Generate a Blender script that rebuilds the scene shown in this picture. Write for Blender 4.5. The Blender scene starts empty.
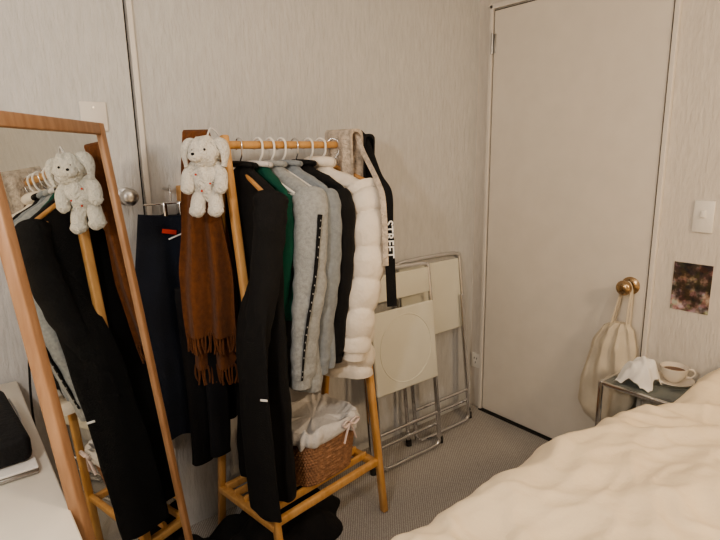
import bpy, bmesh, math, random
from mathutils import Vector, Matrix, noise
random.seed(4)
V=Vector
COL=bpy.context.scene.collection
# ------------------------------------------------------------ materials
def mat(name,col,rough=0.7,metal=0.0,var=0.0,vscale=8,bump=0.0,bscale=60,sheen=0.0,coords='Object',stretch=(1,1,1),emit=None,trans=0.0,bdist=0.01):
    m=bpy.data.materials.new(name); m.use_nodes=True
    nt=m.node_tree; b=nt.nodes['Principled BSDF']
    b.inputs['Base Color'].default_value=(*col,1)
    b.inputs['Roughness'].default_value=rough
    b.inputs['Metallic'].default_value=metal
    if sheen: b.inputs['Sheen Weight'].default_value=sheen
    if trans: b.inputs['Transmission Weight'].default_value=trans
    if emit:
        b.inputs['Emission Color'].default_value=(*emit[0],1); b.inputs['Emission Strength'].default_value=emit[1]
    tc=nt.nodes.new('ShaderNodeTexCoord'); mp=nt.nodes.new('ShaderNodeMapping')
    mp.inputs['Scale'].default_value=stretch
    nt.links.new(tc.outputs[coords],mp.inputs['Vector'])
    if var:
        n=nt.nodes.new('ShaderNodeTexNoise'); n.inputs['Scale'].default_value=vscale; n.inputs['Detail'].default_value=4
        nt.links.new(mp.outputs[0],n.inputs['Vector'])
        r=nt.nodes.new('ShaderNodeValToRGB')
        r.color_ramp.elements[0].position=0.3; r.color_ramp.elements[1].position=0.7
        r.color_ramp.elements[0].color=(*[max(0,c*(1-var)) for c in col],1)
        r.color_ramp.elements[1].color=(*[min(1,c*(1+var)) for c in col],1)
        nt.links.new(n.outputs['Fac'],r.inputs[0]); nt.links.new(r.outputs[0],b.inputs['Base Color'])
    if bump:
        n2=nt.nodes.new('ShaderNodeTexNoise'); n2.inputs['Scale'].default_value=bscale; n2.inputs['Detail'].default_value=5
        nt.links.new(mp.outputs[0],n2.inputs['Vector'])
        bp=nt.nodes.new('ShaderNodeBump'); bp.inputs['Strength'].default_value=bump; bp.inputs['Distance'].default_value=bdist
        nt.links.new(n2.outputs['Fac'],bp.inputs['Height']); nt.links.new(bp.outputs[0],b.inputs['Normal'])
    return m
def wood(name,c1,c2,axis_scale=(6,6,1)):
    m=mat(name,c1,0.45); nt=m.node_tree; b=nt.nodes['Principled BSDF']
    mp=nt.nodes['Mapping']; mp.inputs['Scale'].default_value=axis_scale
    n=nt.nodes.new('ShaderNodeTexNoise'); n.inputs['Scale'].default_value=9; n.inputs['Detail'].default_value=6; n.inputs['Distortion'].default_value=0.6
    nt.links.new(mp.outputs[0],n.inputs['Vector'])
    r=nt.nodes.new('ShaderNodeValToRGB'); r.color_ramp.elements[0].position=.35; r.color_ramp.elements[1].position=.65
    r.color_ramp.elements[0].color=(*c1,1); r.color_ramp.elements[1].color=(*c2,1)
    nt.links.new(n.outputs['Fac'],r.inputs[0]); nt.links.new(r.outputs[0],b.inputs['Base Color'])
    return m
M={}
M['wall']=mat('wallpaper_cool_shade',(.64,.64,.64),.85,var=.05,vscale=45,bump=.7,bscale=60,stretch=(1.5,1.5,.35),bdist=.008)  # off-white wallpaper greyed: the dimmer, cooler light is put into its colour
M['wall2']=mat('wallpaper_warm_lit',(.73,.69,.64),.85,var=.04,vscale=45,bump=.5,bscale=60,stretch=(1.5,1.5,.35),bdist=.008)  # same wallpaper, with the warm light of the door side tinted in
M['door']=mat('door_skin',(.79,.745,.685),.6,var=.025,vscale=10,bump=.2,bscale=25,bdist=.004)
M['trim']=mat('trim_paint',(.78,.745,.70),.5,var=.02,vscale=10)
M['ceil']=mat('ceiling_paint',(.75,.73,.70),.9,var=.02)
M['dark']=mat('gap_dark',(.03,.028,.025),.9,var=.1)
M['woodr']=wood('rack_pine',(.60,.32,.12),(.70,.41,.17))
M['woodm']=wood('mirror_oak',(.30,.165,.09),(.39,.23,.135))
M['woodh']=wood('hanger_wood',(.55,.28,.10),(.66,.37,.15),(1,1,6))
M['chrome']=mat('chrome',(.75,.75,.76),.18,1.0,var=.03)
M['brass']=mat('brass',(.50,.36,.22),.25,1.0,var=.08)
M['steel']=mat('dull_steel',(.5,.5,.5),.3,1.0,var=.05)
M['mirror']=mat('mirror_glass',(.84,.87,.86),.012,1.0)
M['plastic']=mat('white_plastic',(.85,.83,.79),.4,var=.02)
M['chairw']=mat('chair_cream_vinyl',(.80,.79,.70),.45,var=.03,vscale=5)
M['black']=mat('black_wool',(.005,.005,.006),.9,var=.3,bump=.3,bscale=250)
M['black2']=mat('black_jersey',(.008,.008,.011),.9,var=.3,bump=.2,bscale=200)
M['navy']=mat('navy_cloth',(.006,.011,.026),.85,var=.3,bump=.3,bscale=200)
M['grey']=mat('grey_marl',(.36,.375,.38),.95,var=.16,vscale=90,bump=.3,bscale=250,sheen=.2)
M['grey2']=mat('pale_blue_grey',(.27,.30,.33),.95,var=.12,vscale=70,bump=.3,bscale=220,sheen=.2)
M['green']=mat('green_knit',(.004,.085,.055),.9,var=.2,bump=.3,bscale=220)
M['puff']=mat('cream_puffer_nylon',(.84,.77,.68),.5,var=.03,vscale=10,bump=.7,bscale=22,bdist=.012)
M['fleece']=mat('cream_fleece',(.62,.54,.46),.95,var=.25,vscale=60,bump=1,bscale=120)
M['brown']=mat('rust_brown_wool',(.165,.06,.02),.95,var=.2,vscale=60,bump=.4,bscale=250,sheen=.1)
M['plush']=mat('white_plush',(.80,.77,.70),.95,var=.05,vscale=60,bump=1,bscale=140,sheen=.4)
M['red']=mat('red_cloth',(.6,.05,.02),.6,var=.1)
M['pink']=mat('pink_cloth',(.80,.66,.62),.7,var=.1)
M['canvas']=mat('cream_canvas',(.72,.65,.54),.9,var=.05,vscale=20,bump=.4,bscale=300)
M['liner']=mat('white_cotton',(.68,.66,.65),.9,var=.04,bump=.5,bscale=60)
M['wicker']=mat('wicker',(.36,.20,.12),.7,var=.3,vscale=60,bump=.5,bscale=200)
M['porcelain']=mat('porcelain',(.82,.76,.68),.2,var=.03)
M['coffee']=mat('coffee',(.12,.05,.02),.3,var=.1)
M['tissue']=mat('tissue_paper',(.85,.84,.82),.9,var=.03)
M['glass']=mat('table_glass',(.85,.92,.90),.05,0,trans=.85)
M['blue']=mat('blue_plastic',(.14,.22,.32),.5,var=.4,vscale=25)
M['desk']=mat('desk_laminate',(.78,.74,.66),.35,var=.03)
M['duvet']=mat('cream_duvet_cotton',(.88,.745,.56),.9,var=.03,vscale=6,bump=.35,bscale=16,sheen=.1,bdist=.02)
M['sheet']=mat('mattress_cloth',(.75,.70,.64),.9,var=.03)
M['bagb']=mat('black_leatherette',(.004,.0045,.006),.75,var=.3,bump=.3,bscale=120)
M['rubber']=mat('black_rubber',(.02,.02,.02),.7,var=.2)
M['white']=mat('print_white',(.85,.85,.85),.7,var=.01)
M['lgrey']=mat('print_grey',(.40,.40,.40),.7,var=.01)
# carpet
def carpet():
    m=mat('ribbed_carpet',(.3,.28,.25),.95); nt=m.node_tree; b=nt.nodes['Principled BSDF']
    mp=nt.nodes['Mapping']
    mp.inputs['Rotation'].default_value=(0,0,math.radians(40))
    w=nt.nodes.new('ShaderNodeTexWave'); w.inputs['Scale'].default_value=38; w.inputs['Distortion'].default_value=3; w.inputs['Detail Scale'].default_value=8
    nz=nt.nodes.new('ShaderNodeTexNoise'); nz.inputs['Scale'].default_value=170; nz.inputs['Detail'].default_value=3
    nt.links.new(mp.outputs[0],w.inputs['Vector']); nt.links.new(mp.outputs[0],nz.inputs['Vector'])
    mx=nt.nodes.new('ShaderNodeMath'); mx.operation='MULTIPLY'
    nt.links.new(w.outputs['Fac'],mx.inputs[0]); nt.links.new(nz.outputs['Fac'],mx.inputs[1])
    r=nt.nodes.new('ShaderNodeValToRGB')
    r.color_ramp.elements[0].color=(.30,.28,.262,1); r.color_ramp.elements[1].color=(.55,.525,.50,1); r.color_ramp.elements[1].position=.6
    nt.links.new(mx.outputs[0],r.inputs[0]); nt.links.new(r.outputs[0],b.inputs['Base Color'])
    bp=nt.nodes.new('ShaderNodeBump'); bp.inputs['Strength'].default_value=.5; bp.inputs['Distance'].default_value=.003
    nt.links.new(mx.outputs[0],bp.inputs['Height']); nt.links.new(bp.outputs[0],b.inputs['Normal'])
    return m
M['carpet']=carpet()
def poster_mat():
    m=mat('photo_print',(.2,.1,.08),.4); nt=m.node_tree; b=nt.nodes['Principled BSDF']; mp=nt.nodes['Mapping']
    v=nt.nodes.new('ShaderNodeTexVoronoi'); v.inputs['Scale'].default_value=55
    n=nt.nodes.new('ShaderNodeTexNoise'); n.inputs['Scale'].default_value=28; n.inputs['Detail'].default_value=4
    nt.links.new(mp.outputs[0],v.inputs['Vector']); nt.links.new(mp.outputs[0],n.inputs['Vector'])
    sep=nt.nodes.new('ShaderNodeSeparateXYZ'); nt.links.new(mp.outputs[0],sep.inputs[0])
    r=nt.nodes.new('ShaderNodeValToRGB'); e=r.color_ramp.elements
    e[0].position=.3; e[0].color=(.02,.018,.025,1); e[1].position=.72; e[1].color=(.70,.62,.60,1)
    x=e.new(.48); x.color=(.10,.07,.05,1); x=e.new(.58); x.color=(.34,.24,.22,1)
    ad=nt.nodes.new('ShaderNodeMath'); ad.operation='MULTIPLY_ADD'; ad.inputs[1].default_value=-1.2; ad.inputs[2].default_value=.10
    nt.links.new(sep.outputs['Z'],ad.inputs[0])
    a2=nt.nodes.new('ShaderNodeMath'); a2.operation='ADD'; nt.links.new(ad.outputs[0],a2.inputs[0]); nt.links.new(n.outputs['Fac'],a2.inputs[1])
    nt.links.new(a2.outputs[0],r.inputs[0])
    mx=nt.nodes.new('ShaderNodeMixRGB'); mx.blend_type='MULTIPLY'; mx.inputs[0].default_value=.35
    nt.links.new(r.outputs[0],mx.inputs[1]); nt.links.new(v.outputs['Color'],mx.inputs[2]); nt.links.new(mx.outputs[0],b.inputs['Base Color'])
    return m
M['poster']=poster_mat()
# ------------------------------------------------------------ geometry helpers
class G:
    def __init__(s): s.v=[]; s.f=[]
    def add(s,o):
        n=len(s.v); s.v+=o.v; s.f+=[tuple(i+n for i in f) for f in o.f]; return s
WL={}
def mk(name,g,m,parent=None,label=None,category=None,smooth=True,kind=None,group=None,origin=None):
    me=bpy.data.meshes.new(name)
    if origin is None:
        mn=V([min(v[i] for v in g.v) for i in range(3)]); mx=V([max(v[i] for v in g.v) for i in range(3)])
        origin=(mn+mx)/2
        if parent is None: origin.z=mn.z
    origin=V(origin)
    me.from_pydata([tuple(V(v)-origin) for v in g.v],[],g.f); me.validate()
    bm=bmesh.new(); bm.from_mesh(me); bmesh.ops.recalc_face_normals(bm,faces=bm.faces); bm.to_mesh(me); bm.free()
    if smooth:
        for p in me.polygons: p.use_smooth=True
        try: me.set_sharp_from_angle(angle=math.radians(50))
        except Exception: pass
    me.materials.append(m)
    o=bpy.data.objects.new(name,me); COL.objects.link(o)
    if parent: o.parent=parent; o.location=origin-WL[parent.name]
    else: o.location=origin
    WL[o.name]=origin
    if label: o['label']=label
    if category: o['category']=category
    if kind: o['kind']=kind
    if group: o['group']=group
    return o
def thing(name,loc,label,category,group=None):
    o=bpy.data.objects.new(name,None); o.empty_display_size=.05; COL.objects.link(o); o.location=loc; WL[o.name]=V(loc)
    o['label']=label; o['category']=category
    if group: o['group']=group
    return o
def box(c,s,bev=.003,R=None,seg=2):
    bm=bmesh.new(); bmesh.ops.create_cube(bm,size=1)
    for v in bm.verts: v.co=V((v.co.x*s[0],v.co.y*s[1],v.co.z*s[2]))
    if bev>0: bmesh.ops.bevel(bm,geom=bm.edges[:],offset=min(bev,min(s)*.45),segments=seg,affect='EDGES',profile=.5)
    g=G(); bm.verts.index_update()
    for v in bm.verts:
        co=v.co.copy()
        if R: co=R@co
        g.v.append(tuple(co+V(c)))
    for f in bm.faces: g.f.append(tuple(v.index for v in f.verts))
    bm.free(); return g
def frame(d,up=V((0,0,1))):
    d=d.normalized(); 
    if abs(d.dot(up))>.98: up=V((0,1,0))
    x=up.cross(d).normalized(); y=d.cross(x)
    return Matrix((x,y,d)).transposed()
def beam(p0,p1,w,h,bev=.003,up=V((0,0,1))):
    p0=V(p0);p1=V(p1); d=p1-p0
    return box((p0+p1)/2,(w,h,d.length),bev,frame(d,up))
def smoothpts(pts,n=6):
    pts=[V(p) for p in pts]
    out=[]
    for i in range(len(pts)-1):
        p0=pts[max(i-1,0)];p1=pts[i];p2=pts[i+1];p3=pts[min(i+2,len(pts)-1)]
        for k in range(n):
            t=k/n
            out.append(.5*((2*p1)+(-p0+p2)*t+(2*p0-5*p1+4*p2-p3)*t*t+(-p0+3*p1-3*p2+p3)*t**3))
    out.append(pts[-1]); return out
def tube(pts,r,seg=10,sm=0,cap=True,wr=None,flat=1.0,xd=None):
    pts=[V(p) for p in pts]
    if sm: pts=smoothpts(pts,sm)
    n=len(pts); g=G()
    rr=r if callable(r) else (lambda t: r)
    t0=(pts[1]-pts[0]).normalized(); F=frame(t0); x=F.col[0].copy()
    if xd is not None: x=V(xd)
    for i,p in enumerate(pts):
        if i==0: t=pts[1]-pts[0]
        elif i==n-1: t=pts[-1]-pts[-2]
        else: t=pts[i+1]-pts[i-1]
        t.normalize(); x=(x-t*x.dot(t)).normalized(); y=t.cross(x)
        rad=rr(i/(n-1))
        for k in range(seg):
            a=2*math.pi*k/seg
            q=1
            if wr: q=1+wr(i/(n-1),a,p)
            g.v.append(tuple(p+(x*math.cos(a)+y*math.sin(a)*flat)*rad*q))
    for i in range(n-1):
        for k in range(seg):
            a=i*seg+k;b=i*seg+(k+1)%seg
            g.f.append((a,b,b+seg,a+seg))
    if cap:
        g.f.append(tuple(range(seg))[::-1]); g.f.append(tuple((n-1)*seg+k for k in range(seg)))
    return g
def lathe(c,prof,seg=32,axis=V((0,0,1)),sx=1,sy=1):
    F=frame(axis); g=G(); c=V(c)
    for r,h in prof:
        for k in range(seg):
            a=2*math.pi*k/seg
            g.v.append(tuple(c+F@V((r*math.cos(a)*sx,r*math.sin(a)*sy,h))))
    n=len(prof)
    for i in range(n-1):
        for k in range(seg):
            a=i*seg+k;b=i*seg+(k+1)%seg
            g.f.append((a,b,b+seg,a+seg))
    g.f.append(tuple(range(seg))[::-1]); g.f.append(tuple((n-1)*seg+k for k in range(seg)))
    return g
def blob(c,r,R=None,nz=0,ns=10,seg=28,seed=0):
    bm=bmesh.new(); bmesh.ops.create_uvsphere(bm,u_segments=seg,v_segments=seg//2,radius=1)
    g=G(); bm.verts.index_update()
    for v in bm.verts:
        co=v.co*(1+nz*noise.noise(v.co*ns*.2+V((seed,seed,0))))
        co=V((co.x*r[0],co.y*r[1],co.z*r[2]))
        if R: co=R@co
        g.v.append(tuple(co+V(c)))
    for f in bm.faces: g.f.append(tuple(v.index for v in f.verts))
    bm.free(); return g
def interp(tab,z):
    if z>=tab[0][0]: return tab[0][1:]
    for a,b in zip(tab,tab[1:]):
        if z>=b[0]:
            t=(a[0]-z)/(a[0]-b[0]); t=t*t*(3-2*t)*.5+t*.5
            return tuple(p+(q-p)*t for p,q in zip(a[1:],b[1:]))
    return tab[-1][1:]
# ------------------------------------------------------------ room shell
WY=.08
def struct(name,g,m,smooth=False): return mk(name,g,m,kind='structure',smooth=smooth)
XL,YF,H=-3.0,-3.3,2.4
LY=WY-YF; CY=(WY+YF)/2
struct('floor',box(((XL)/2,CY,-.05),(-XL+.2,LY+.2,.1),0),M['carpet'])
struct('ceiling',box((XL/2,CY,H+.05),(-XL+.2,LY+.2,.1),0),M['ceil'])
struct('wall_back',box((XL/2,WY+.05,H/2),(-XL+.2,.1,H),0),M['wall'])
struct('wall_right',box((.05,CY,H/2),(.1,LY,H),0),M['wall2'])
struct('wall_left',box((XL-.05,CY,H/2),(.1,LY,H),0),M['wall2'])
struct('wall_front',box((XL/2,YF-.05,H/2),(-XL+.2,.1,H),0),M['wall2'])
def root_struct(name,loc):
    o=bpy.data.objects.new(name,None); COL.objects.link(o); o.location=loc; WL[o.name]=V(loc); o['kind']='structure'; return o
d1=root_struct('door_1',(0,-.41,0))
mk('door_panel',box((-.006,-.410,1.0),(.012,.785,1.975),.003),M['door'],d1,smooth=False)
g=G()
g.add(box((-.010,-.003,1.0),(.02,.018,2.03),.003)); g.add(box((-.010,-.818,1.0),(.02,.018,2.03),.003)); g.add(box((-.010,-.41,2.007),(.02,.833,.022),.003))
struct('trim_1',g,M['trim'])
mk('door_gap',box((-.003,-.410,1.0),(.006,.793,1.984),0),M['dark'],d1,smooth=False)
hg=G()
hg.add(tube([(-.022,-.015,1.80),(-.022,-.015,1.89)],.006)); hg.add(box((-.013,-.021,1.845),(.004,.02,.085),.001))
mk('hinge',hg,M['steel'],d1)
struct('baseboard_right',box((-.006,-1.95,.03),(.012,2.25,.06),.003),M['trim'])
struct('door_bottom_gap',box((-.012,-.41,.004),(.024,.82,.008),.002),M['dark'])  # dark strip stands in for the shaded gap under the door
KN=V((-.0,-.742,.82))
kn=thing('door_knob',KN,'round silver door knob with brass rosette on the white door','door knob')
mk('rosette',lathe(KN+V((-.012,0,0)),[(.036,0),(.036,.004),(.028,.010),(.012,.012)],32,V((-1,0,0))),M['brass'],kn,label='brass rosette')
mk('knob',lathe(KN+V((-.022,0,0)),[(.010,0),(.010,.022),(.022,.030),(.029,.040),(.030,.052),(.024,.062),(.010,.066)],32,V((-1,0,0))),M['brass'],kn)
DX=.022
d2=root_struct('door_2',(-2.05+DX,WY,0))
mk('door_panel',box((-2.055+DX,WY-.006,1.0),(.79,.012,1.99),.002),M['wall'],d2,smooth=False)
mk('door_gap',box((-2.055+DX,WY-.003,1.0),(.80,.006,1.996),0),M['dark'],d2,smooth=False)
struct('trim_3',box((-1.642+DX,WY-.007,1.2),(.016,.014,2.4),.002),M['trim'])
K2=V((-1.69,WY-.012,1.24))
k2=thing('door_knob',K2,'silver round door knob on the closet door','door knob')
mk('rosette',lathe(K2,[(.028,0),(.028,.004),(.020,.008),(.010,.009)],32,V((0,-1,0))),M['steel'],k2)
mk('knob',lathe(K2+V((0,-.009,0)),[(.009,0),(.009,.018),(.020,.026),(.026,.036),(.026,.046),(.020,.054),(.008,.057)],32,V((0,-1,0))),M['steel'],k2)
pl=thing('wall_plate',(-1.755,WY-.012,1.44),'blank cream access plate screwed to the closet door','wall plate')
mk('plate',box((-1.755,WY-.016,1.480),(.075,.008,.085),.003),M['trim'],pl)
mk('screw',tube([(-1.755,WY-.019,1.505),(-1.755,WY-.022,1.505)],.003),M['steel'],pl)
sw=thing('light_switch',(0,-.972,1.115),'white rectangular rocker light switch on the wall','light switch')
mk('switch_plate',box((-.004,-.972,1.115),(.008,.068,.115),.003),M['plastic'],sw)
mk('rocker',box((-.010,-.972,1.125),(.008,.016,.026),.002,Matrix.Rotation(.15,3,'Y')),M['plastic'],sw)
ou=thing('wall_outlet',(0,.04,.25),'small white wall outlet low beside the door frame','outlet')
mk('outlet_plate',box((-.004,.040,.265),(.008,.055,.08),.002),M['plastic'],ou)
for dy,dz in ((-.008,.012),(.008,.012),(0,-.012)): mk('socket_slot',box((-.0085,.040+dy,.265+dz),(.001,.003,.01),0),M['dark'],ou)
mk('photo_print',box((-.0015,-.957,.849),(.003,.13,.182),0),M['poster'],label='small dark photo print of an interior taped to wall',category='photo',smooth=False)

# ------------------------------------------------------------ clothes rack
E=V((.99,.139,0)).normalized(); N=V((E.y,-E.x,0))
RZ=1.398; L=.49; AL=V((-1.475,-.205,0)); AR=AL+E*L
def rp(u,s=0,z=0): return AL+E*u+N*s+V((0,0,z))
rack=thing('clothes_rack',(AL+AR)/2,'light pine A-frame clothes rack with lower slatted shelf','clothes rack')
sp=.185
for u in (0,L):
    mk('leg',beam(rp(u,sp,0),rp(u,.008,RZ+.02),.024,.028,.006),M['woodr'],rack)
    mk('leg',beam(rp(u,-sp,0),rp(u,-.012,RZ+.01),.024,.028,.006),M['woodr'],rack)
    s1=sp*(1-.19/RZ)
    mk('crossbar',beam(rp(u,-s1,.19),rp(u,s1,.19),.030,.024,.004),M['woodr'],rack)
mk('hanging_rail',tube([rp(-.03,0,RZ-.008),rp(L+.02,0,RZ-.008)],.012,16),M['woodr'],rack)
for s in (-.13,.155):
    mk('shelf_rail',beam(rp(0,s,.205),rp(L,s,.205),.020,.028,.004),M['woodr'],rack)
for s in (-.075,-.02,.035,.09):
    mk('shelf_slat',beam(rp(0,s,.205),rp(L,s,.205),.012,.028,.003),M['woodr'],rack)

# ------------------------------------------------------------ hangers and garments
HG='clothes hangers on the rack'
def hanger(u,yaw,m,W=.17,label='white plastic clothes hanger on the rail',thick=.0045):
    s=Matrix.Rotation(yaw,3,'Z')@N; C=rp(u,0,RZ-.008)
    o=thing('clothes_hanger',C,label,'hanger',HG)
    P=lambda a,z: C+s*a+V((0,0,z))
    hk=[P(0,-.075),P(.004,-.05),P(.018,-.028),P(.0205,-.006)]
    for k in range(0,9):
        a=math.pi*k/8; hk.append(P(.0205*math.cos(a),.0205*math.sin(a)))
    hk.append(P(-.018,-.014))
    mk('hook',tube(hk,.0024 if m is M['woodh'] else .0038,8,3),M['chrome'] if m is M['woodh'] else m,o)
    g=tube([P(-W,-.145),P(-W*.55,-.112),P(-.02,-.082),P(0,-.076),P(.02,-.082),P(W*.55,-.112),P(W,-.145)],thick,10,5)
    g.add(tube([P(-W,-.147),P(W,-.147)],thick*.7,8))
    mk('hanger_body',g,m,o)
    return s,C
def garment(name,label,cat,u,yaw,zb,mt,wf=.19,wr=.12,dep=.035,sleeve=.5,puff=False,flare=1.0,seed=0,collar='plain',sr=.047,amp=.10,drop=.0,closemat=None,sout=1.0):
    s=Matrix.Rotation(yaw,3,'Z')@N; t=V((0,0,1)).cross(s)
    if t.dot(E)>0: t=-t
    C=rp(u,0,0); zt=RZ-.083-drop
    tab=[(zt+.012,.035,.028,.018),(zt-.005,.055,.05,.024),(zt-.03,wf*.6,wr*.6,.028),(zt-.06,wf*.88,wr*.9,dep*.9),(zt-.10,wf,wr,dep),
         (zt-.22,wf*.93,wr*.97,dep*1.1),((zt+zb)/2,wf*.9*flare,wr*flare,dep*1.15),(zb+.03,wf*.93*flare,wr*1.02*flare,dep*1.25),(zb,wf*.9*flare,wr*flare,dep*1.15)]
    root=thing(name,C+V((0,0,zb)),label,cat)
    def S(th,z,off=0):
        f_,r_,d_=interp(tab,z); c=math.cos(th); q=math.sin(th)
        k=(zt-z)/max(.01,zt-zb)
        a=(amp*(.25+k))*(math.sin(5*th+seed+2*k)+.6*math.sin(9*th+seed*2.3-3*k))
        nn=noise.noise(V((math.cos(th)*1.8+seed,math.sin(th)*1.8,z*7)))*.25
        x=(f_ if c>0 else r_)*math.copysign(abs(c)**.85,c)
        m_=1+a*1.2+nn
        if puff:
            ph=(zt-z)/.088+.18*math.sin(th*2)+.1*noise.noise(V((th,z*5,3))); b=abs(math.sin(math.pi*ph))**.5
            m_=(.70+.36*b)*(1+nn*.7+a*.5); x*=(.92+.09*b)
        y=d_*math.copysign(abs(q)**.8,q)*m_
        n2=noise.noise(V((x*14+seed,z*10,seed)))*.008
        y+=n2
        dirv=(s*c/max(f_,.02)+t*q/max(d_,.01)).normalized()
        return C+s*x+t*y+V((0,0,z))+dirv*off
    rows=130 if puff else 70; seg=72; g=G()
    for i in range(rows+1):
        z=zt+.012-(zt+.012-zb)*i/rows
        for k in range(seg): g.v.append(tuple(S(2*math.pi*k/seg,z)))
    for i in range(rows):
        for k in range(seg):
            a=i*seg+k;b=i*seg+(k+1)%seg; g.f.append((a,b,b+seg,a+seg))
    n=len(g.v)
    for k in range(seg):
        p=V(g.v[rows*seg+k]); c0=C+V((0,0,zb)); g.v.append(tuple(c0+(p-c0)*.86+V((0,0,.02))))
    for k in range(seg): g.f.append((rows*seg+k,rows*seg+(k+1)%seg,n+(k+1)%seg,n+k))
    g.f.append(tuple(n+k for k in range(seg)))
    mk('body',g,mt,root)
    if sleeve:
        for sg,w in ((1,wf),(-1,wr)):
            p0=C+s*sg*(w*.80)+V((0,0,zt-.075)); 
            off=dep*.8*sout if sg>0 else dep*.5
            inn=.01 if sg>0 else .025
            pts=[p0,C+s*sg*(w*1.0-inn)+t*off*.5+V((0,0,zt-.13)),C+s*sg*(w*1.03-inn)+t*off*1.0+V((0,0,zt-.13-sleeve*.35)),
                 C+s*sg*(w*.93-inn)+t*off*1.5+V((0,0,zt-.13-sleeve*.7)),C+s*sg*(w*.84-inn)+t*off*1.6+V((0,0,zt-.13-sleeve))]
            def rad(q): return sr*(1.0-.28*q)*(0.75 if q<.05 else 1)
            def wr_(q,a,p):
                if puff: return .25*abs(math.sin(math.pi*(q*6.6+.14*math.sin(a)+.08*noise.noise(V((a,q*5,1))))))**.45-.12+.08*noise.noise(p*16)
                return .13*noise.noise(V((a*.8,q*14,seed+sg)))+.12*math.sin(3*a+q*4+seed)*q+.04*math.sin(q*60+2*math.sin(a))*(.3+q)
            mk('sleeve',tube(pts,rad,28,30 if puff else 14,wr=wr_,flat=.8),mt,root)
            d=(pts[-1]-pts[-2]).normalized()
            mk('cuff',tube([pts[-1]-d*.005,pts[-1]+d*.035],sr*.62,24,3,flat=.8),mt,root)
    cz=zt+.012; cp=[]
    for k in range(17):
        a=2*math.pi*k/16; cp.append(C+s*.043*math.cos(a)+t*.03*math.sin(a)+V((0,0,cz+.004+.004*math.sin(a))))
    if collar: mk('collar',tube(cp,.018 if puff else .009,10,3),closemat or mt,root)
    return root,S,zt,s,t
# black coat
hanger(.055,-.15,M['woodh'],.16,'light wooden clothes hanger with black coat',.007)
r,S,zt,s_,t_=garment('coat','long black wool coat on a wooden hanger','coat',.07,-.08,.26,M['black'],wf=.180,wr=.11,dep=.036,sleeve=.50,seed=1.3,sr=.05,flare=1.04,amp=.14,sout=1.9)
mk('front_panel',tube([rp(.05,.13,1.16),rp(.02,.135,1.02),rp(-.034,.135,.86),rp(-.040,.138,.62),rp(-.040,.148,.42),rp(-.038,.158,.262)],lambda q:.045+.025*min(1,q*2),30,14,flat=.27,xd=N,wr=lambda q,a,p:.10*math.sin(4*a+q*3)+.1*noise.noise(V((a,q*8,2)))),M['black'],r)
mk('sewn_tag',box(rp(-.052,.205,.665),(.022,.002,.007),.0005,Matrix.Rotation(-.9,3,'Z')),M['white'],r,label='small white tag')
# green knit
hanger(.125,.1,M['plastic'],.15)
garment('sweater','dark green knitted sweater on a white hanger','sweater',.125,.0,.85,M['green'],wf=.150,wr=.11,dep=.02,sleeve=.28,seed=2.1,sr=.026,closemat=M['liner'])
# grey jacket
hanger(.17,.08,M['plastic'],.16)
r,S,zt,s_,t_=garment('jacket','grey marl zip jacket with black lettered tape','jacket',.180,.06,.60,M['grey'],wf=.190,wr=.12,dep=.042,sleeve=.52,seed=3.7,sr=.056)
w=.190; dep=.042; off=dep*.8; zs=zt-.13
line=[]
for (k,so,to) in ((0,.99,.5),(.35,1.0,1.0),(.7,.90,1.5),(1.0,.81,1.6)):
    line.append((so*w-.01,off*to,zs-.52*k))
pts=smoothpts([rp(.180,0,0)+s_*(a)+t_*(b)+V((0,0,c)) for a,b,c in line],14)
vd=V((-.616,-.788,0)); sd=V((-vd.y,vd.x,0))
g=G()
for i,p in enumerate(pts):
    q=i/(len(pts)-1); rad=.056*(1-.28*q); sh=.75*(1-q)**1.5
    for a,f in ((.02-.30+sh*-.6,1.07),(.16-.30+sh*-.6,1.07),(.16-.30+sh*-.6,.8),(.02-.30+sh*-.6,.8)): g.v.append(tuple(p+(vd*math.cos(a)-sd*math.sin(a))*rad*f))
for i in range(len(pts)-1):
    for k in range(4):
        a=i*4+k;b=i*4+(k+1)%4; g.f.append((a,b,b+4,a+4))
mk('sleeve_tape',g,M['black'],r)
for i in range(2,len(pts)-1,2):
    if i%12==0: continue
    p=pts[i]; q=i/(len(pts)-1); rad=.056*(1-.28*q)*1.085; a=-.21-.45*(1-q)**1.5
    c=p+(vd*math.cos(a)-sd*math.sin(a))*rad
    mk('tape_letter',box(c,(.003,.0015,.005),.0003,Matrix.Rotation(-.66,3,'Z')),M['lgrey'],r)
hanger(.215,.12,M['plastic'],.15)
garment('sweatshirt','pale blue-grey sweatshirt on a white hanger','sweatshirt',.245,.08,.66,M['grey2'],wf=.19,wr=.12,dep=.028,sleeve=.5,seed=5.2,sr=.042)
hanger(.27,-.1,M['woodh'],.16,'light wooden clothes hanger between garments',.007)
garment('blazer','black blazer on a wooden hanger','blazer',.305,.10,.68,M['black'],wf=.195,wr=.12,dep=.025,sleeve=.48,seed=6.9,sr=.036)
hanger(.33,.1,M['plastic'],.16)
hanger(.385,.3,M['plastic'],.17)
r,S,zt,s_,t_=garment('puffer_jacket','cream quilted puffer jacket on a white hanger','jacket',.380,.28,.58,M['puff'],wf=.210,wr=.12,dep=.060,sleeve=.48,puff=True,seed=8.1,sr=.068)
hanger(.445,.7,M['woodh'],.15,'light wooden clothes hanger tilted at rail end',.008)
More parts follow.
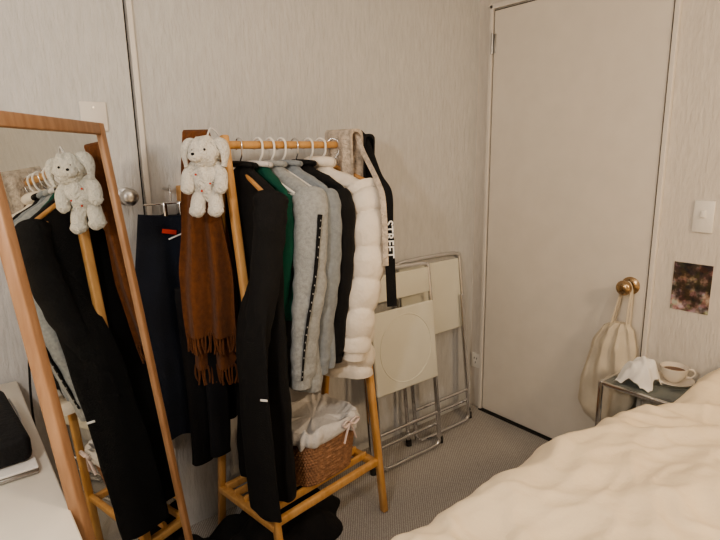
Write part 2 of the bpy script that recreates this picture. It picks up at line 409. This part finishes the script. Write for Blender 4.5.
def drape(name,label,cat,C,wd,half,zt,zf,zb,mt,gap=.02,seed=0,thick=.008,amp=.01,parent=None,tap=None):
    wd=V(wd).normalized(); nd=V((0,0,1)).cross(wd)
    C=V(C); g=G()
    path=[]
    n1=30
    for i in range(n1+1): path.append((gap,zf+(zt-gap-zf)*i/n1))
    for i in range(1,8):
        a=math.pi*i/8; path.append((gap*math.cos(a),zt-gap+gap*math.sin(a)))
    for i in range(n1+1): path.append((-gap,zt-gap+(zb-zt+gap)*i/n1))
    nw=24
    for lay in (0,1):
        for j,(o,z) in enumerate(path):
            k=max(0,(zt-z))
            tf=1-.12*min(1,k*2) if tap is None else tap(k)
            for i in range(nw+1):
                w=(i/nw*2-1)
                rip=amp*(.4+min(1.2,k*3))*math.sin(w*7+seed+k*2)+.006*noise.noise(V((w*3,z*8,seed)))
                oo=o+(thick if o>=0 else -thick)*lay*(1 if abs(o)>gap*.3 else 0)
                zz=z+(thick*lay if z>zt-gap else 0)
                g.v.append(tuple(C+wd*(w*half*tf+.005*noise.noise(V((z*6,seed,w))))+nd*(oo+rip*(1 if k>.01 else .2))+V((0,0,zz))))
    n=len(path)*(nw+1)
    for j in range(len(path)-1):
        for i in range(nw):
            a=j*(nw+1)+i
            g.f.append((a,a+1,a+nw+2,a+nw+1)); g.f.append((n+a,n+a+nw+1,n+a+nw+2,n+a+1))
        for i in (0,nw):
            a=j*(nw+1)+i; g.f.append((a,a+nw+1,n+a+nw+1,n+a))
    for i in range(nw):
        for j in (0,len(path)-1):
            a=j*(nw+1)+i; g.f.append((a,a+1,n+a+1,n+a))
    return mk(name,g,mt,parent,label,cat)
drape('fleece_scarf','cream fluffy scarf draped over the rail end','scarf',rp(L-.005,.01,0),N,.065,RZ+.035,RZ-.20,RZ-.16,M['fleece'],.022,1.0,.010)
drape('knit_scarf','black scarf draped over the rail end','scarf',rp(L+.055,.02,0),N,.06,RZ+.020,RZ-.13,RZ-.2,M['black2'],.020,2.0,.008)
strap=thing('lanyard_strap',rp(L+.02,.11,.8),'black strap with white lettering hanging at rack end','strap')
SD=V((.80,-.60,0)).normalized()
a_=rp(.412,.278,1.235); b_=rp(.420,.290,.86)
mk('strap_band',tube([rp(L+.05,.03,RZ+.035),rp(L+.045,.07,RZ+.0),rp(.45,.20,1.29),a_,a_+(b_-a_)*.25,a_+(b_-a_)*.5,a_+(b_-a_)*.75,b_],.0165,12,8,flat=.10,xd=SD),M['black'],strap)
mk('strap_band',tube([rp(L+.02,.05,RZ+.040),rp(L+.0,.10,RZ-.03),rp(.415,.235,1.27),rp(.395,.278,1.20),rp(.40,.282,1.0)],.009,10,8,flat=.18,xd=SD),M['fleece'],strap,label='cream strap band')
def text_mesh(name,body,size,origin,right,up,m,parent,off=.002):
    cu=bpy.data.curves.new('t','FONT'); cu.body=body; cu.size=size; cu.align_x='CENTER'; cu.align_y='CENTER'; cu.extrude=.0004; cu.offset=.0008
    o=bpy.data.objects.new('t',cu); COL.objects.link(o); bpy.context.view_layer.update()
    me=bpy.data.meshes.new_from_object(o.evaluated_get(bpy.context.evaluated_depsgraph_get()))
    bpy.data.objects.remove(o)
    right=V(right).normalized(); up=V(up); up=(up-right*up.dot(right)).normalized(); nn=right.cross(up)
    g=G(); g.v=[tuple(V(origin)+right*v.co.x+up*v.co.y+nn*(v.co.z+off)) for v in me.vertices]
    g.f=[tuple(p.vertices) for p in me.polygons]
    return mk(name,g,m,parent,smooth=False)
camp=V((-2.167,-1.734,1.36))
dd=(b_-a_).normalized()
sdp=(SD-dd*SD.dot(dd)).normalized()
ndir=sdp.cross(dd).normalized()
if ndir.dot(camp-a_)<0: ndir=-ndir
upv=ndir.cross(dd)
text_mesh('strap_lettering','STREET',.038,a_+dd*.15,dd,upv,M['white'],strap,.0045)

# brown scarf over left end
SC=rp(-.044,-.07,0); SW=V((.78,-.62,0)).normalized()
sc=thing('scarf',rp(-.07,-.04,.6),'rust-brown wool scarf with fringe draped over rack end','scarf')
tp=lambda k:.42+.62*min(1,k*2.4)
drape('scarf_cloth',None,None,SC,SW,.078,RZ+.03,.68,.80,M['brown'],.016,.6,.008,.012,parent=sc,tap=tp)
nd=V((0,0,1)).cross(SW)
for (o,zb_) in ((.018,.68),(-.018,.80)):
    g=G()
    for i in range(19):
        w=(i/18*2-1)*.078
        p=SC+SW*w+nd*(o+.012*math.sin(w/.081*7+2))+V((0,0,zb_+.01))
        g.add(tube([p,p+V((random.uniform(-.004,.004),random.uniform(-.004,.004),-.035)),p+V((random.uniform(-.008,.008),random.uniform(-.006,.006),-.065))],.0032,6,3))
    f=mk('fringe',g,M['brown'],sc); f['kind']='stuff'

# black trousers behind the scarf
tr=thing('trousers',rp(-.04,-.14,.36),'black trousers hanging behind the brown scarf','trousers')
for k,(ss,dz) in enumerate(((-.034,0),(.030,.03))):
    p=rp(-.045,-.130,0)+SW*ss*1.0
    mk('trouser_leg',tube([p+V((0,0,.95)),p+V((0,0,.85)),p+V((.003,0,.6)),p+V((-.004,-.004,.33+dz))],lambda q:.038-.002*q,24,12,flat=.5,wr=lambda q,a,pp:.12*math.sin(3*a+q*5)+.1*noise.noise(V((a,q*9,k)))),M['black2'],tr)

# plush toy
T=V((-1.552,-.252,1.315)); 
ty=thing('plush_toy',T-V((0,0,.12)),'white plush puppy with floppy ears hanging from rack','plush toy')
vr=V((.788,-.616,0)); vf=V((-.616,-.788,0))
q=lambda a,b,z:T+vr*a+vf*b+V((0,0,z))
mk('body',blob(q(.004,0,-.02),(.042,.036,.060),nz=.3,ns=14),M['plush'],ty)
mk('head',blob(q(.004,.012,.055),(.046,.040,.042),nz=.25,ns=14,seed=2),M['plush'],ty)
mk('muzzle',blob(q(-.012,.048,.044),(.020,.018,.015),nz=.1),M['plush'],ty)
mk('nose',blob(q(-.014,.066,.050),(.005,.004,.004),seg=12),M['black'],ty)
for a in (-1,1):
    mk('eye',blob(q(-.002+a*.016,.050,.062),(.0035,.003,.0035),seg=12),M['black'],ty)
    mk('ear',tube([q(.004+a*.030,.0,.085),q(.004+a*.046,.008,.080),q(.004+a*.056,.014,.052),q(.004+a*.052,.018,.015)],lambda u:.010+.011*math.sin(math.pi*min(1,u*1.1+.05)),14,6,flat=.6),M['plush'],ty)
    mk('arm',tube([q(a*.028,.0,.020),q(a*.046,.015,-.006),q(a*.046,.025,-.035)],lambda u:.016+.003*u,16,6),M['plush'],ty)
    mk('paw',blob(q(a*.046,.027,-.040),(.019,.018,.019),nz=.2),M['plush'],ty)
    mk('leg',tube([q(a*.020,.0,-.055),q(a*.024,.012,-.080),q(a*.026,.016,-.100)],lambda u:.020+.002*u,16,6),M['plush'],ty)
    mk('foot',blob(q(a*.026,.022,-.105),(.022,.024,.019),nz=.2),M['plush'],ty)
mk('hanging_loop',tube([q(.008,.0,.09),q(.02,-.01,.12),q(.035,-.03,.10),q(.02,-.04,.08)],.003,8,6),M['liner'],ty)
for a,b,z in ((-.02,.034,-.005),(.018,.034,-.03),(-.006,.036,-.05)): mk('speckle',blob(q(a,b,z),(.003,.003,.003),seg=10),M['red'],ty)

# navy skirt on wall
SKY=-.01
nv=thing('skirt',(-1.58,SKY,.48),'navy blue skirt on a clip hanger against wall','skirt')
g=G(); seg=80; rows=50
for i in range(rows+1):
    k=i/rows; z=1.182-.74*k
    hw=.120+.055*min(1,k*2); dp=.022+.02*k
    for j in range(seg):
        th=2*math.pi*j/seg
        m_=1+(.1+.3*k)*math.sin(8*th+k)+.2*noise.noise(V((math.cos(th)*2,math.sin(th)*2,z*4)))
        g.v.append((-1.560+hw*math.cos(th),SKY+dp*math.sin(th)*m_,z+.006*math.cos(2*th)))
for i in range(rows):
    for j in range(seg):
        a=i*seg+j;b=i*seg+(j+1)%seg; g.f.append((a,b,b+seg,a+seg))
g.f.append(tuple(range(seg))); g.f.append(tuple(rows*seg+k for k in range(seg)))
mk('skirt_cloth',g,M['navy'],nv)
mk('care_label',box((-1.600,SKY-.033,1.130),(.045,.002,.014),.0005,Matrix.Rotation(.2,3,'Y')),M['red'],nv,label='red care label')
mk('care_label',box((-1.575,SKY-.032,1.115),(.06,.002,.005),.0005,Matrix.Rotation(-.3,3,'Y')),M['white'],nv,label='white care label')
ch=thing('clip_hanger',(-1.575,SKY+.015,1.23),'slim clip hanger holding the navy skirt','hanger')
mk('hanger_bar',tube([(-1.66,SKY,1.215),(-1.45,SKY,1.215)],.003,10),M['chrome'],ch)
for x in (-1.60,-1.55,-1.47):
    mk('clip',box((x,SKY-.004,1.198),(.014,.03,.045),.003),M['chrome'],ch)
mk('hook',tube([(-1.575,SKY,1.215),(-1.575,SKY,1.25),(-1.57,SKY+.01,1.265),(-1.565,SKY+.03,1.27),(-1.563,SKY+.042,1.26)],.0025,8,5),M['chrome'],ch)
wh=thing('wall_hook',(-1.563,WY,1.26),'small wooden wall hook','hook')
mk('hook_block',box((-1.510,SKY+.040,1.235),(.030,.10,.06),.004),M['woodr'],wh)
mk('hook_peg',tube([(-1.565,WY,1.257),(-1.565,SKY+.035,1.257),(-1.565,SKY+.03,1.267)],.004,10,3),M['steel'],wh)

# ------------------------------------------------------------ basket
BC=rp(.285,.02,.221)
bk=thing('wicker_basket',BC,'brown wicker basket with white cloth liner and bow','basket')
def sup(a,w,d,e=.45):
    c=math.cos(a);s_=math.sin(a)
    return E*(w*math.copysign(abs(c)**e,c))+N*(d*math.copysign(abs(s_)**e,s_))
g=G(); seg=168; rows=66; Hb=.205; ns=42
for i in range(rows+1):
    k=i/rows; w=.118+.02*k; d=.098+.02*k
    row=int(k*17); ph=(k*17)%1
    for j in range(seg):
        a=2*math.pi*j/seg
        bulge=.0035*math.sin(math.pi*ph)*(1 if math.sin(ns*a+math.pi*row)>0 else -.6)*abs(math.sin(ns*a))**.5
        p=sup(a,w+bulge+.002*math.sin(math.pi*ph),d+bulge+.002*math.sin(math.pi*ph))
        g.v.append(tuple(BC+p+V((0,0,Hb*k))))
for i in range(rows):
    for j in range(seg):
        a=i*seg+j;b=i*seg+(j+1)%seg; g.f.append((a,b,b+seg,a+seg))
g.f.append(tuple(range(seg)))
mk('basket_body',g,M['wicker'],bk)
g=G(); seg=120
prof=[(1.0,-.042,.005),(1.02,-.030,.009),(1.02,-.005,.008),(1.0,.010,.005),(.95,.012,0),(.88,-.002,0),(.7,-.012,0),(.4,-.005,0),(.1,-.004,0)]
for (q_,dz,o) in prof:
    for j in range(seg):
        a=2*math.pi*j/seg; ex=o+.004*math.sin(18*a+dz*40)*(1 if dz<.005 else .4)
        dz2=dz+(.006*math.sin(9*a) if dz<-.025 else 0)+(.018*noise.noise(V((math.cos(a)*q_*4,math.sin(a)*q_*4,1))) if q_<.96 else .004*math.sin(14*a))
        g.v.append(tuple(BC+sup(a,(.138+ex)*q_,(.118+ex)*q_)+V((0,0,Hb+dz2))))
for i in range(len(prof)-1):
    for j in range(seg):
        a=i*seg+j;b=i*seg+(j+1)%seg; g.f.append((a,b,b+seg,a+seg))
g.f.append(tuple((len(prof)-1)*seg+k for k in range(seg)))
mk('liner',g,M['liner'],bk)
B0=BC+E*.06+N*.134+V((0,0,Hb-.005))
for sg in (-1,1):
    mk('bow_loop',tube([B0,B0+E*sg*.022+V((0,0,.016))+N*.006,B0+E*sg*.040+V((0,0,.006))+N*.006,B0+E*sg*.024+V((0,0,-.010)),B0],.005,8,5,flat=.5),M['pink'],bk,label='pale pink ribbon loop')
    mk('bow_tail',tube([B0,B0+E*sg*.015+V((0,0,-.03)),B0+E*sg*.03+V((0,0,-.07))],.005,8,5,flat=.5),M['pink'],bk,label='pale pink ribbon tail')

# ------------------------------------------------------------ leaning mirror
mr=V((-1.706,-.380,0)); tr_=V((-1.770,-.216,1.440)); wdv=V((-.247,-.334,0))
wn=wdv.normalized(); Wm=.470
updir=(tr_-mr); 
updir=(updir-wn*updir.dot(wn)); Hm=updir.length; updir.normalize()
nrm=wn.cross(updir)
if nrm.dot(camp-mr)<0: nrm=-nrm
mi=thing('floor_mirror',mr+wn*Wm/2,'tall leaning mirror in a light oak frame','mirror')
P=lambda a,b,c=0: mr+wn*a+updir*b+nrm*c
fw=.027; ft=.022
z0=.004
for a in (fw/2,Wm-fw/2): mk('frame_stile',beam(P(a,z0),P(a,Hm),fw,ft,.003,up=nrm),M['woodm'],mi)
for b in (Hm-fw/2,fw/2+z0): mk('frame_rail',beam(P(fw,b),P(Wm-fw,b),fw,ft,.003,up=nrm),M['woodm'],mi)
R=Matrix((wn,updir,nrm)).transposed()
mk('mirror_glass',box(P(Wm/2,Hm/2,.002),(Wm-2*fw+.004,Hm-2*fw+.004,.004),0,R),M['mirror'],mi,smooth=False)
mk('back_panel',box(P(Wm/2,Hm/2,-.006),(Wm-2*fw+.01,Hm-2*fw+.01,.006),0,R),M['woodm'],mi,smooth=False)

# ------------------------------------------------------------ folding chairs
CG='folded metal folding chairs against the wall'
def fchair(x0,x1,yb,yt,label,panels,top=.865):
    o=thing('folding_chair',((x0+x1)/2,yb,0),label,'folding chair',CG)
    def Q(x,z,off=0): return V((x,yb+(yt-yb)*z/top-off,z))
    r=.010
    g=tube([Q(x0,.012),Q(x0,.4),Q(x0,top-.05),Q(x0+.012,top-.012),Q(x0+.05,top),Q((x0+x1)/2,top+.004),Q(x1-.05,top),Q(x1-.012,top-.012),Q(x1,top-.05),Q(x1,.4),Q(x1,.012)],r,12,6)
    mk('back_frame',g,M['chrome'],o)
    mk('crossbar',tube([Q(x0,.10),Q(x1,.10)],.008,10),M['chrome'],o)
    a,b=x0+.03,x1-.03
    g=tube([Q(a,.66,.022),Q(a,.4,.022),Q(a,.07,.024),Q(a+.012,.025,.026),Q(a+.05,.014,.026),Q((a+b)/2,.014,.026),Q(b-.05,.014,.026),Q(b-.012,.025,.026),Q(b,.07,.024),Q(b,.4,.022),Q(b,.66,.022)],r*.95,12,6)
    mk('leg_frame',g,M['chrome'],o)
    mk('crossbar',tube([Q(a,.17,.024),Q(b,.17,.024)],.008,10),M['chrome'],o)
    Rm=Matrix.Rotation(-math.atan2(yt-yb,top),3,'X')
    (zc,hh,ins,off_)=panels[0]
    mk('backrest',box(Q((x0+x1)/2,zc,off_),(x1-x0-ins,.014,hh),.007,Rm,3),M['chairw'],o)
    if len(panels)>1:
        (zc,hh,ins,off_)=panels[1]
        mk('seat',box(Q((x0+x1)/2,zc,off_),(x1-x0-ins,.016,hh),.008,Rm,3),M['chairw'],o)
        c=Q((x0+x1)/2,zc,off_+.0082); rr=[]
        ux=V((1,0,0)); uz=Rm@V((0,0,1))
        for k in range(49):
            an=2*math.pi*k/48; rr.append(c+ux*math.cos(an)*.150+uz*math.sin(an)*.150)
        mk('seat_emboss',tube(rr,.0022,8),M['chairw'],o)
    for x in (x0,x1): mk('foot_cap',tube([Q(x,.0005),Q(x,.03)],.014,12),M['rubber'],o)
fchair(-.56,-.13,-.030,.065,'folded chair with tall cream panel beside the corner',[(.665,.35,.03,.004)])
fchair(-.84,-.425,-.105,-.010,'folded cream and chrome folding chair leaning in front',[(.79,.115,.02,.004),(.525,.36,.05,.036)])

# ------------------------------------------------------------ tote bag on knob
TY=-.078
tb=thing('tote_bag',(-.06,-.72,.22),'cream canvas tote bag hanging from the door knob','bag')
g=G(); seg=56; prof=[(.675,.030,.018,-.662),(.65,.060,.03,-.652),(.57,.090,.04,-.640),(.46,.105,.050,-.632),(.36,.112,.052,-.622),(.28,.100,.048,-.612),(.235,.078,.035,-.608),(.222,.045,.018,-.606)]
rows=50
for i in range(rows+1):
    z=.675-(.675-.222)*i/rows
    w,d,cy=interp(prof,z)
    k=i/rows
    for j in range(seg):
        th=2*math.pi*j/seg
        m_=1+(.28*(1-k)+.08)*math.sin(9*th+3*k)+.4*noise.noise(V((math.cos(th)*1.5,math.sin(th)*1.5,z*11)))
        g.v.append((-.062+d*math.sin(th)*m_,TY+cy+w*math.cos(th)*(1+.1*noise.noise(V((z*9,th,2)))),z+.02*math.cos(th)*k))
for i in range(rows):
    for j in range(seg):
        a=i*seg+j;b=i*seg+(j+1)%seg; g.f.append((a,b,b+seg,a+seg))
g.f.append(tuple(range(seg))); g.f.append(tuple(rows*seg+k for k in range(seg)))
mk('bag_body',g,M['canvas'],tb)
for dx,off in ((-.040,.012),(-.05,-.012)):
    mk('strap',tube([(-.062+off,TY-.690,.65),(-.055+off,TY-.688,.73),(dx,TY-.684,.81),(dx,TY-.665,.841),(dx,TY-.648,.81),(-.055+off,TY-.638,.73),(-.062+off,TY-.625,.65)],.008,10,6,flat=.35),M['canvas'],tb)

# ------------------------------------------------------------ side table
x0,x1,y0,y1,zt_=-.285,-.03,-1.065,-.79,.505
st_=thing('side_table',((x0+x1)/2,(y0+y1)/2,0),'small glass and chrome side table beside the bed','side table')
mk('table_top',box(((x0+x1)/2,(y0+y1)/2,zt_-.004),(x1-x0-.012,y1-y0-.012,.006),.001),M['glass'],st_)
for z in (zt_-.008,.30):
    for a,b in (((x0,y0),(x1,y0)),((x1,y0),(x1,y1)),((x1,y1),(x0,y1)),((x0,y1),(x0,y0))):
        mk('frame_rail',beam((*a,z),(*b,z),.014,.014,.002),M['chrome'],st_)
for x in (x0,x1):
    for y in (y0,y1): mk('leg',beam((x,y,0),(x,y,zt_),.015,.015,.002),M['chrome'],st_)
mk('lower_shelf',box(((x0+x1)/2,(y0+y1)/2,.305),(x1-x0-.012,y1-y0-.012,.006),.001),M['glass'],st_)
sc_=V((-.100,-.968,zt_))
su=thing('saucer',sc_,'cream porcelain saucer on the side table','saucer')
mk('saucer_dish',lathe(sc_,[(.030,0),(.034,.001),(.060,.009),(.070,.014),(.069,.016),(.055,.010),(.03,.005)],40),M['porcelain'],su)
cu=thing('teacup',sc_+V((0,0,.005)),'cream porcelain teacup on its saucer','cup')
mk('cup_bowl',lathe(sc_+V((0,0,.006)),[(.020,0),(.022,.002),(.036,.018),(.044,.038),(.047,.058),(.045,.058),(.041,.038),(.034,.022)],40),M['porcelain'],cu)
mk('tea',lathe(sc_+V((0,0,.046)),[(.041,0),(.041,.001)],32),M['coffee'],cu)
hd=V((.5,-.85,0)).normalized()
h0=sc_+hd*.042
mk('handle',tube([h0+V((0,0,.054)),h0+hd*.018+V((0,0,.056)),h0+hd*.026+V((0,0,.040)),h0+hd*.014+V((0,0,.026)),h0-hd*.002+V((0,0,.024))],.0035,10,6),M['porcelain'],cu)
g=G(); n=30; tc=V((-.205,-.880,zt_+.004))
for i in range(n):
    for j in range(n):
        u=i/(n-1)-.5; v=j/(n-1)-.5; rr_=math.hypot(u,v)
        h=max(0,.120*(1-(rr_*1.75)**2.4))*(1-.5*(v+.5))+.026*abs(noise.noise(V((u*4,v*4,3))))
        g.v.append((tc.x+u*.12+.012*noise.noise(V((u*4,v*4,1))),tc.y-.01+v*.13+.012*noise.noise(V((u*4,v*4,8))),tc.z+h))
for i in range(n-1):
    for j in range(n-1):
        a=i*n+j; g.f.append((a,a+1,a+n+1,a+n))
mk('crumpled_tissue',g,M['tissue'],label='crumpled white tissue on the side table',category='tissue')
mk('snack_packet',box((-.15,-.92,.328),(.10,.10,.035),.012,Matrix.Rotation(.3,3,'Z'),4),M['blue'],label='blue packet on the lower table shelf',category='packet')
mk('paper_box',box((-.22,-.86,.333),(.06,.05,.045),.006,Matrix.Rotation(-.2,3,'Z')),M['liner'],label='small white carton on the lower table shelf',category='box')

# ------------------------------------------------------------ bed
bd=thing('bed',(-.95,-1.85,0),'double bed with upholstered base and mattress','bed')
mk('bed_base',box((-.96,-1.90,.16),(1.80,1.34,.26),.01),M['sheet'],bd)
mk('mattress',box((-.96,-1.90,.40),(1.82,1.36,.22),.04,None,4),M['sheet'],bd)
for x in (-1.78,-.14):
    for y in (-1.28,-2.5): mk('leg',tube([(x,y,0),(x,y,.05)],.02,12),M['rubber'],bd)
def ridged(p): return 1-abs(noise.noise(p))*2
g=G(); nx,ny=300,230
X0,X1=-1.92,-.02; Rr=.08; Dn=.30; Lf=1.35
tot=Dn+Rr*math.pi/2+Lf
def sst(t): t=max(0,min(1,t)); return t*t*(3-2*t)
for i in range(nx+1):
    x=X0+(X1-X0)*i/nx
    for j in range(ny+1):
        sj=tot*j/ny
        ztop=.590+.045*sst((x+.45)/.35)
        ye=-.99-.100*sst((x+.66)/.30)+.010*noise.noise(V((x*3,0,5)))
        if sj<Dn: p=V((x,ye,ztop-Rr-Dn+sj)); nn=V((0,1,0))
        elif sj<Dn+Rr*math.pi/2:
            a=(sj-Dn)/Rr; nn=V((0,math.cos(a),math.sin(a))); p=V((x,ye-Rr,ztop-Rr))+nn*Rr
        else:
            p=V((x,ye-Rr-(sj-Dn-Rr*math.pi/2),ztop)); nn=V((0,0,1))
        a_x=x*.8+sj*.6; a_y=-x*.6+sj*.8
        wx=.45*noise.noise(V((x*2,sj*2,0))); wy=.45*noise.noise(V((x*2,sj*2,7)))
        d=.024*noise.noise(V((x*2.2,sj*2.4,1.3)))+.026*(ridged(V((a_x*2.0+wx,a_y*4.6+wy,3)))-.6)+.018*(ridged(V((x*4.2+wx*2,sj*6.5+wy*2,6)))-.6)
        rr2=ridged(V((a_x*6+wx*4,a_y*11+wy*4,2))); d+=.015*max(0,rr2-.4)
        rr3=ridged(V((a_x*9-wy*5,a_y*7+wx*5,9))); d+=.011*max(0,rr3-.5)
        if sj<Dn: d=min(d,.012)
        g.v.append(tuple(p+nn*d))
for i in range(nx):
    for j in range(ny):
        a=i*(ny+1)+j; g.f.append((a,a+1,a+ny+2,a+ny+1))
mk('duvet',g,M['duvet'],label='rumpled cream cotton duvet spread over the bed',category='duvet')

# ------------------------------------------------------------ desk
dk=thing('desk',(-2.4,-.7,0),'white laminate desk against the wall','desk')
mk('desk_top',box((-2.415,-.69,.715),(.73,1.48,.03),.004),M['desk'],dk)
for x in (-2.11,-2.72):
    for y in (-.02,-1.36): mk('leg',beam((x,y,0),(x,y,.70),.04,.04,.003),M['desk'],dk)
lp=thing('laptop',(-2.22,-.35,.73),'closed silver laptop on the desk','laptop')
mk('laptop_base',box((-2.20,-.36,.736),(.25,.36,.010),.004),M['steel'],lp)
mk('laptop_lid',box((-2.20,-.36,.745),(.25,.36,.006),.003),M['plastic'],lp)
pb=thing('pouch',(-2.2,-.35,.748),'black padded pouch lying on the laptop','pouch')
mk('pouch_body',box((-2.205,-.36,.778),(.235,.32,.058),.016,Matrix.Rotation(.06,3,'Z'),4),M['bagb'],pb)
mk('zipper',tube([(-2.09,-.22,.782),(-2.083,-.36,.782),(-2.10,-.50,.782)],.002,8,4),M['steel'],pb)
mk('power_cable',tube([(-2.02,-.06,.85),(-2.03,-.02,.60),(-2.0,.0,.3),(-1.98,-.02,.006)],.003,8,6),M['rubber'],label='thin black power cable hanging beside the desk',category='cable')

# ------------------------------------------------------------ floor clothes
def pile(name,label,c,rx,ry,h,mt,seed,rot=0):
    g=G(); rings=34; seg=90
    for i in range(rings+1):
        k=i/rings
        for j in range(seg):
            th=2*math.pi*j/seg
            ro=1+.18*noise.noise(V((math.cos(th)*1.6,math.sin(th)*1.6,seed)))+.05*math.sin(7*th+seed)
            x=math.cos(th)*k*rx*ro; y=math.sin(th)*k*ry*ro
            z=h*(1-k**2.6)*(.75+.5*noise.noise(V((x*9,y*9,seed))))+.018*(1-k**4)*(ridged(V((x*16,y*16,seed)))-.3)
            X=x*math.cos(rot)-y*math.sin(rot); Y=x*math.sin(rot)+y*math.cos(rot)
            g.v.append((c[0]+X,c[1]+Y,max(.0015,z+.002)))
    for i in range(rings):
        for j in range(seg):
            a=i*seg+j;b=i*seg+(j+1)%seg; g.f.append((a,b,b+seg,a+seg))
    mk(name,g,mt,label=label,category='clothes')
pile('crumpled_sweater','black sweater crumpled on the carpet under rack',(-1.34,-.15,0),.28,.18,.15,M['black'],3,.14)
pile('crumpled_trousers','dark trousers heaped on the carpet by mirror',(-1.62,-.13,0),.09,.13,.09,M['black2'],7)

# ------------------------------------------------------------ lights
def area(name,loc,target,size,power,col):
    l=bpy.data.lights.new(name,'AREA'); l.shape='DISK'; l.size=size; l.energy=power; l.color=col
    o=bpy.data.objects.new(name,l); COL.objects.link(o); o.location=loc
    o.rotation_euler=(V(target)-V(loc)).to_track_quat('-Z','Y').to_euler(); return o
area('ceiling_fill',(-1.5,-1.9,2.36),(-1.5,-1.9,0),.5,5,(1,.92,.83))  # unseen fill light added below the ceiling
l=bpy.data.lights.new('desk_lamp_light','POINT'); l.energy=24; l.color=(1,.94,.87); l.shadow_soft_size=.05
o=bpy.data.objects.new('desk_lamp_light',l); COL.objects.link(o); o.location=(-2.5,-1.35,1.62)
l=bpy.data.lights.new('desk_spot','SPOT'); l.energy=36; l.color=(1,.72,.38); l.spot_size=.8; l.spot_blend=1; l.shadow_soft_size=.04
o=bpy.data.objects.new('desk_spot',l); COL.objects.link(o); o.location=(-2.26,-1.0,1.2)
area('warm_bed_fill',(-.9,-2.7,1.9),(-.6,-1.3,.4),.3,17,(1,.74,.46))  # unseen warm fill, added to brighten the bed and door side
w=bpy.data.worlds.new('World'); bpy.context.scene.world=w; w.use_nodes=True
w.node_tree.nodes['Background'].inputs[0].default_value=(.8,.88,1,1); w.node_tree.nodes['Background'].inputs[1].default_value=.3
try:
    bpy.context.scene.view_settings.look='AgX - Medium High Contrast'
except Exception as ex: print('look',ex)

# ------------------------------------------------------------ camera
yaw=math.radians(38); p=math.radians(12.2); roll=.018
fh=V((math.sin(yaw),math.cos(yaw),0)); rt=V((math.cos(yaw),-math.sin(yaw),0))
fwd=fh*math.cos(p)+V((0,0,-math.sin(p))); up=rt.cross(fwd)
rc=(rt-up*roll).normalized(); uc=(up+rt*roll).normalized()
cam=bpy.data.cameras.new('camera'); cam.sensor_width=36; cam.lens=541/720*36; cam.clip_start=.02
co=bpy.data.objects.new('camera',cam); COL.objects.link(co)
Mx=Matrix((rc,uc,-fwd)).transposed().to_4x4(); Mx.translation=camp
co.matrix_world=Mx
bpy.context.scene.camera=co
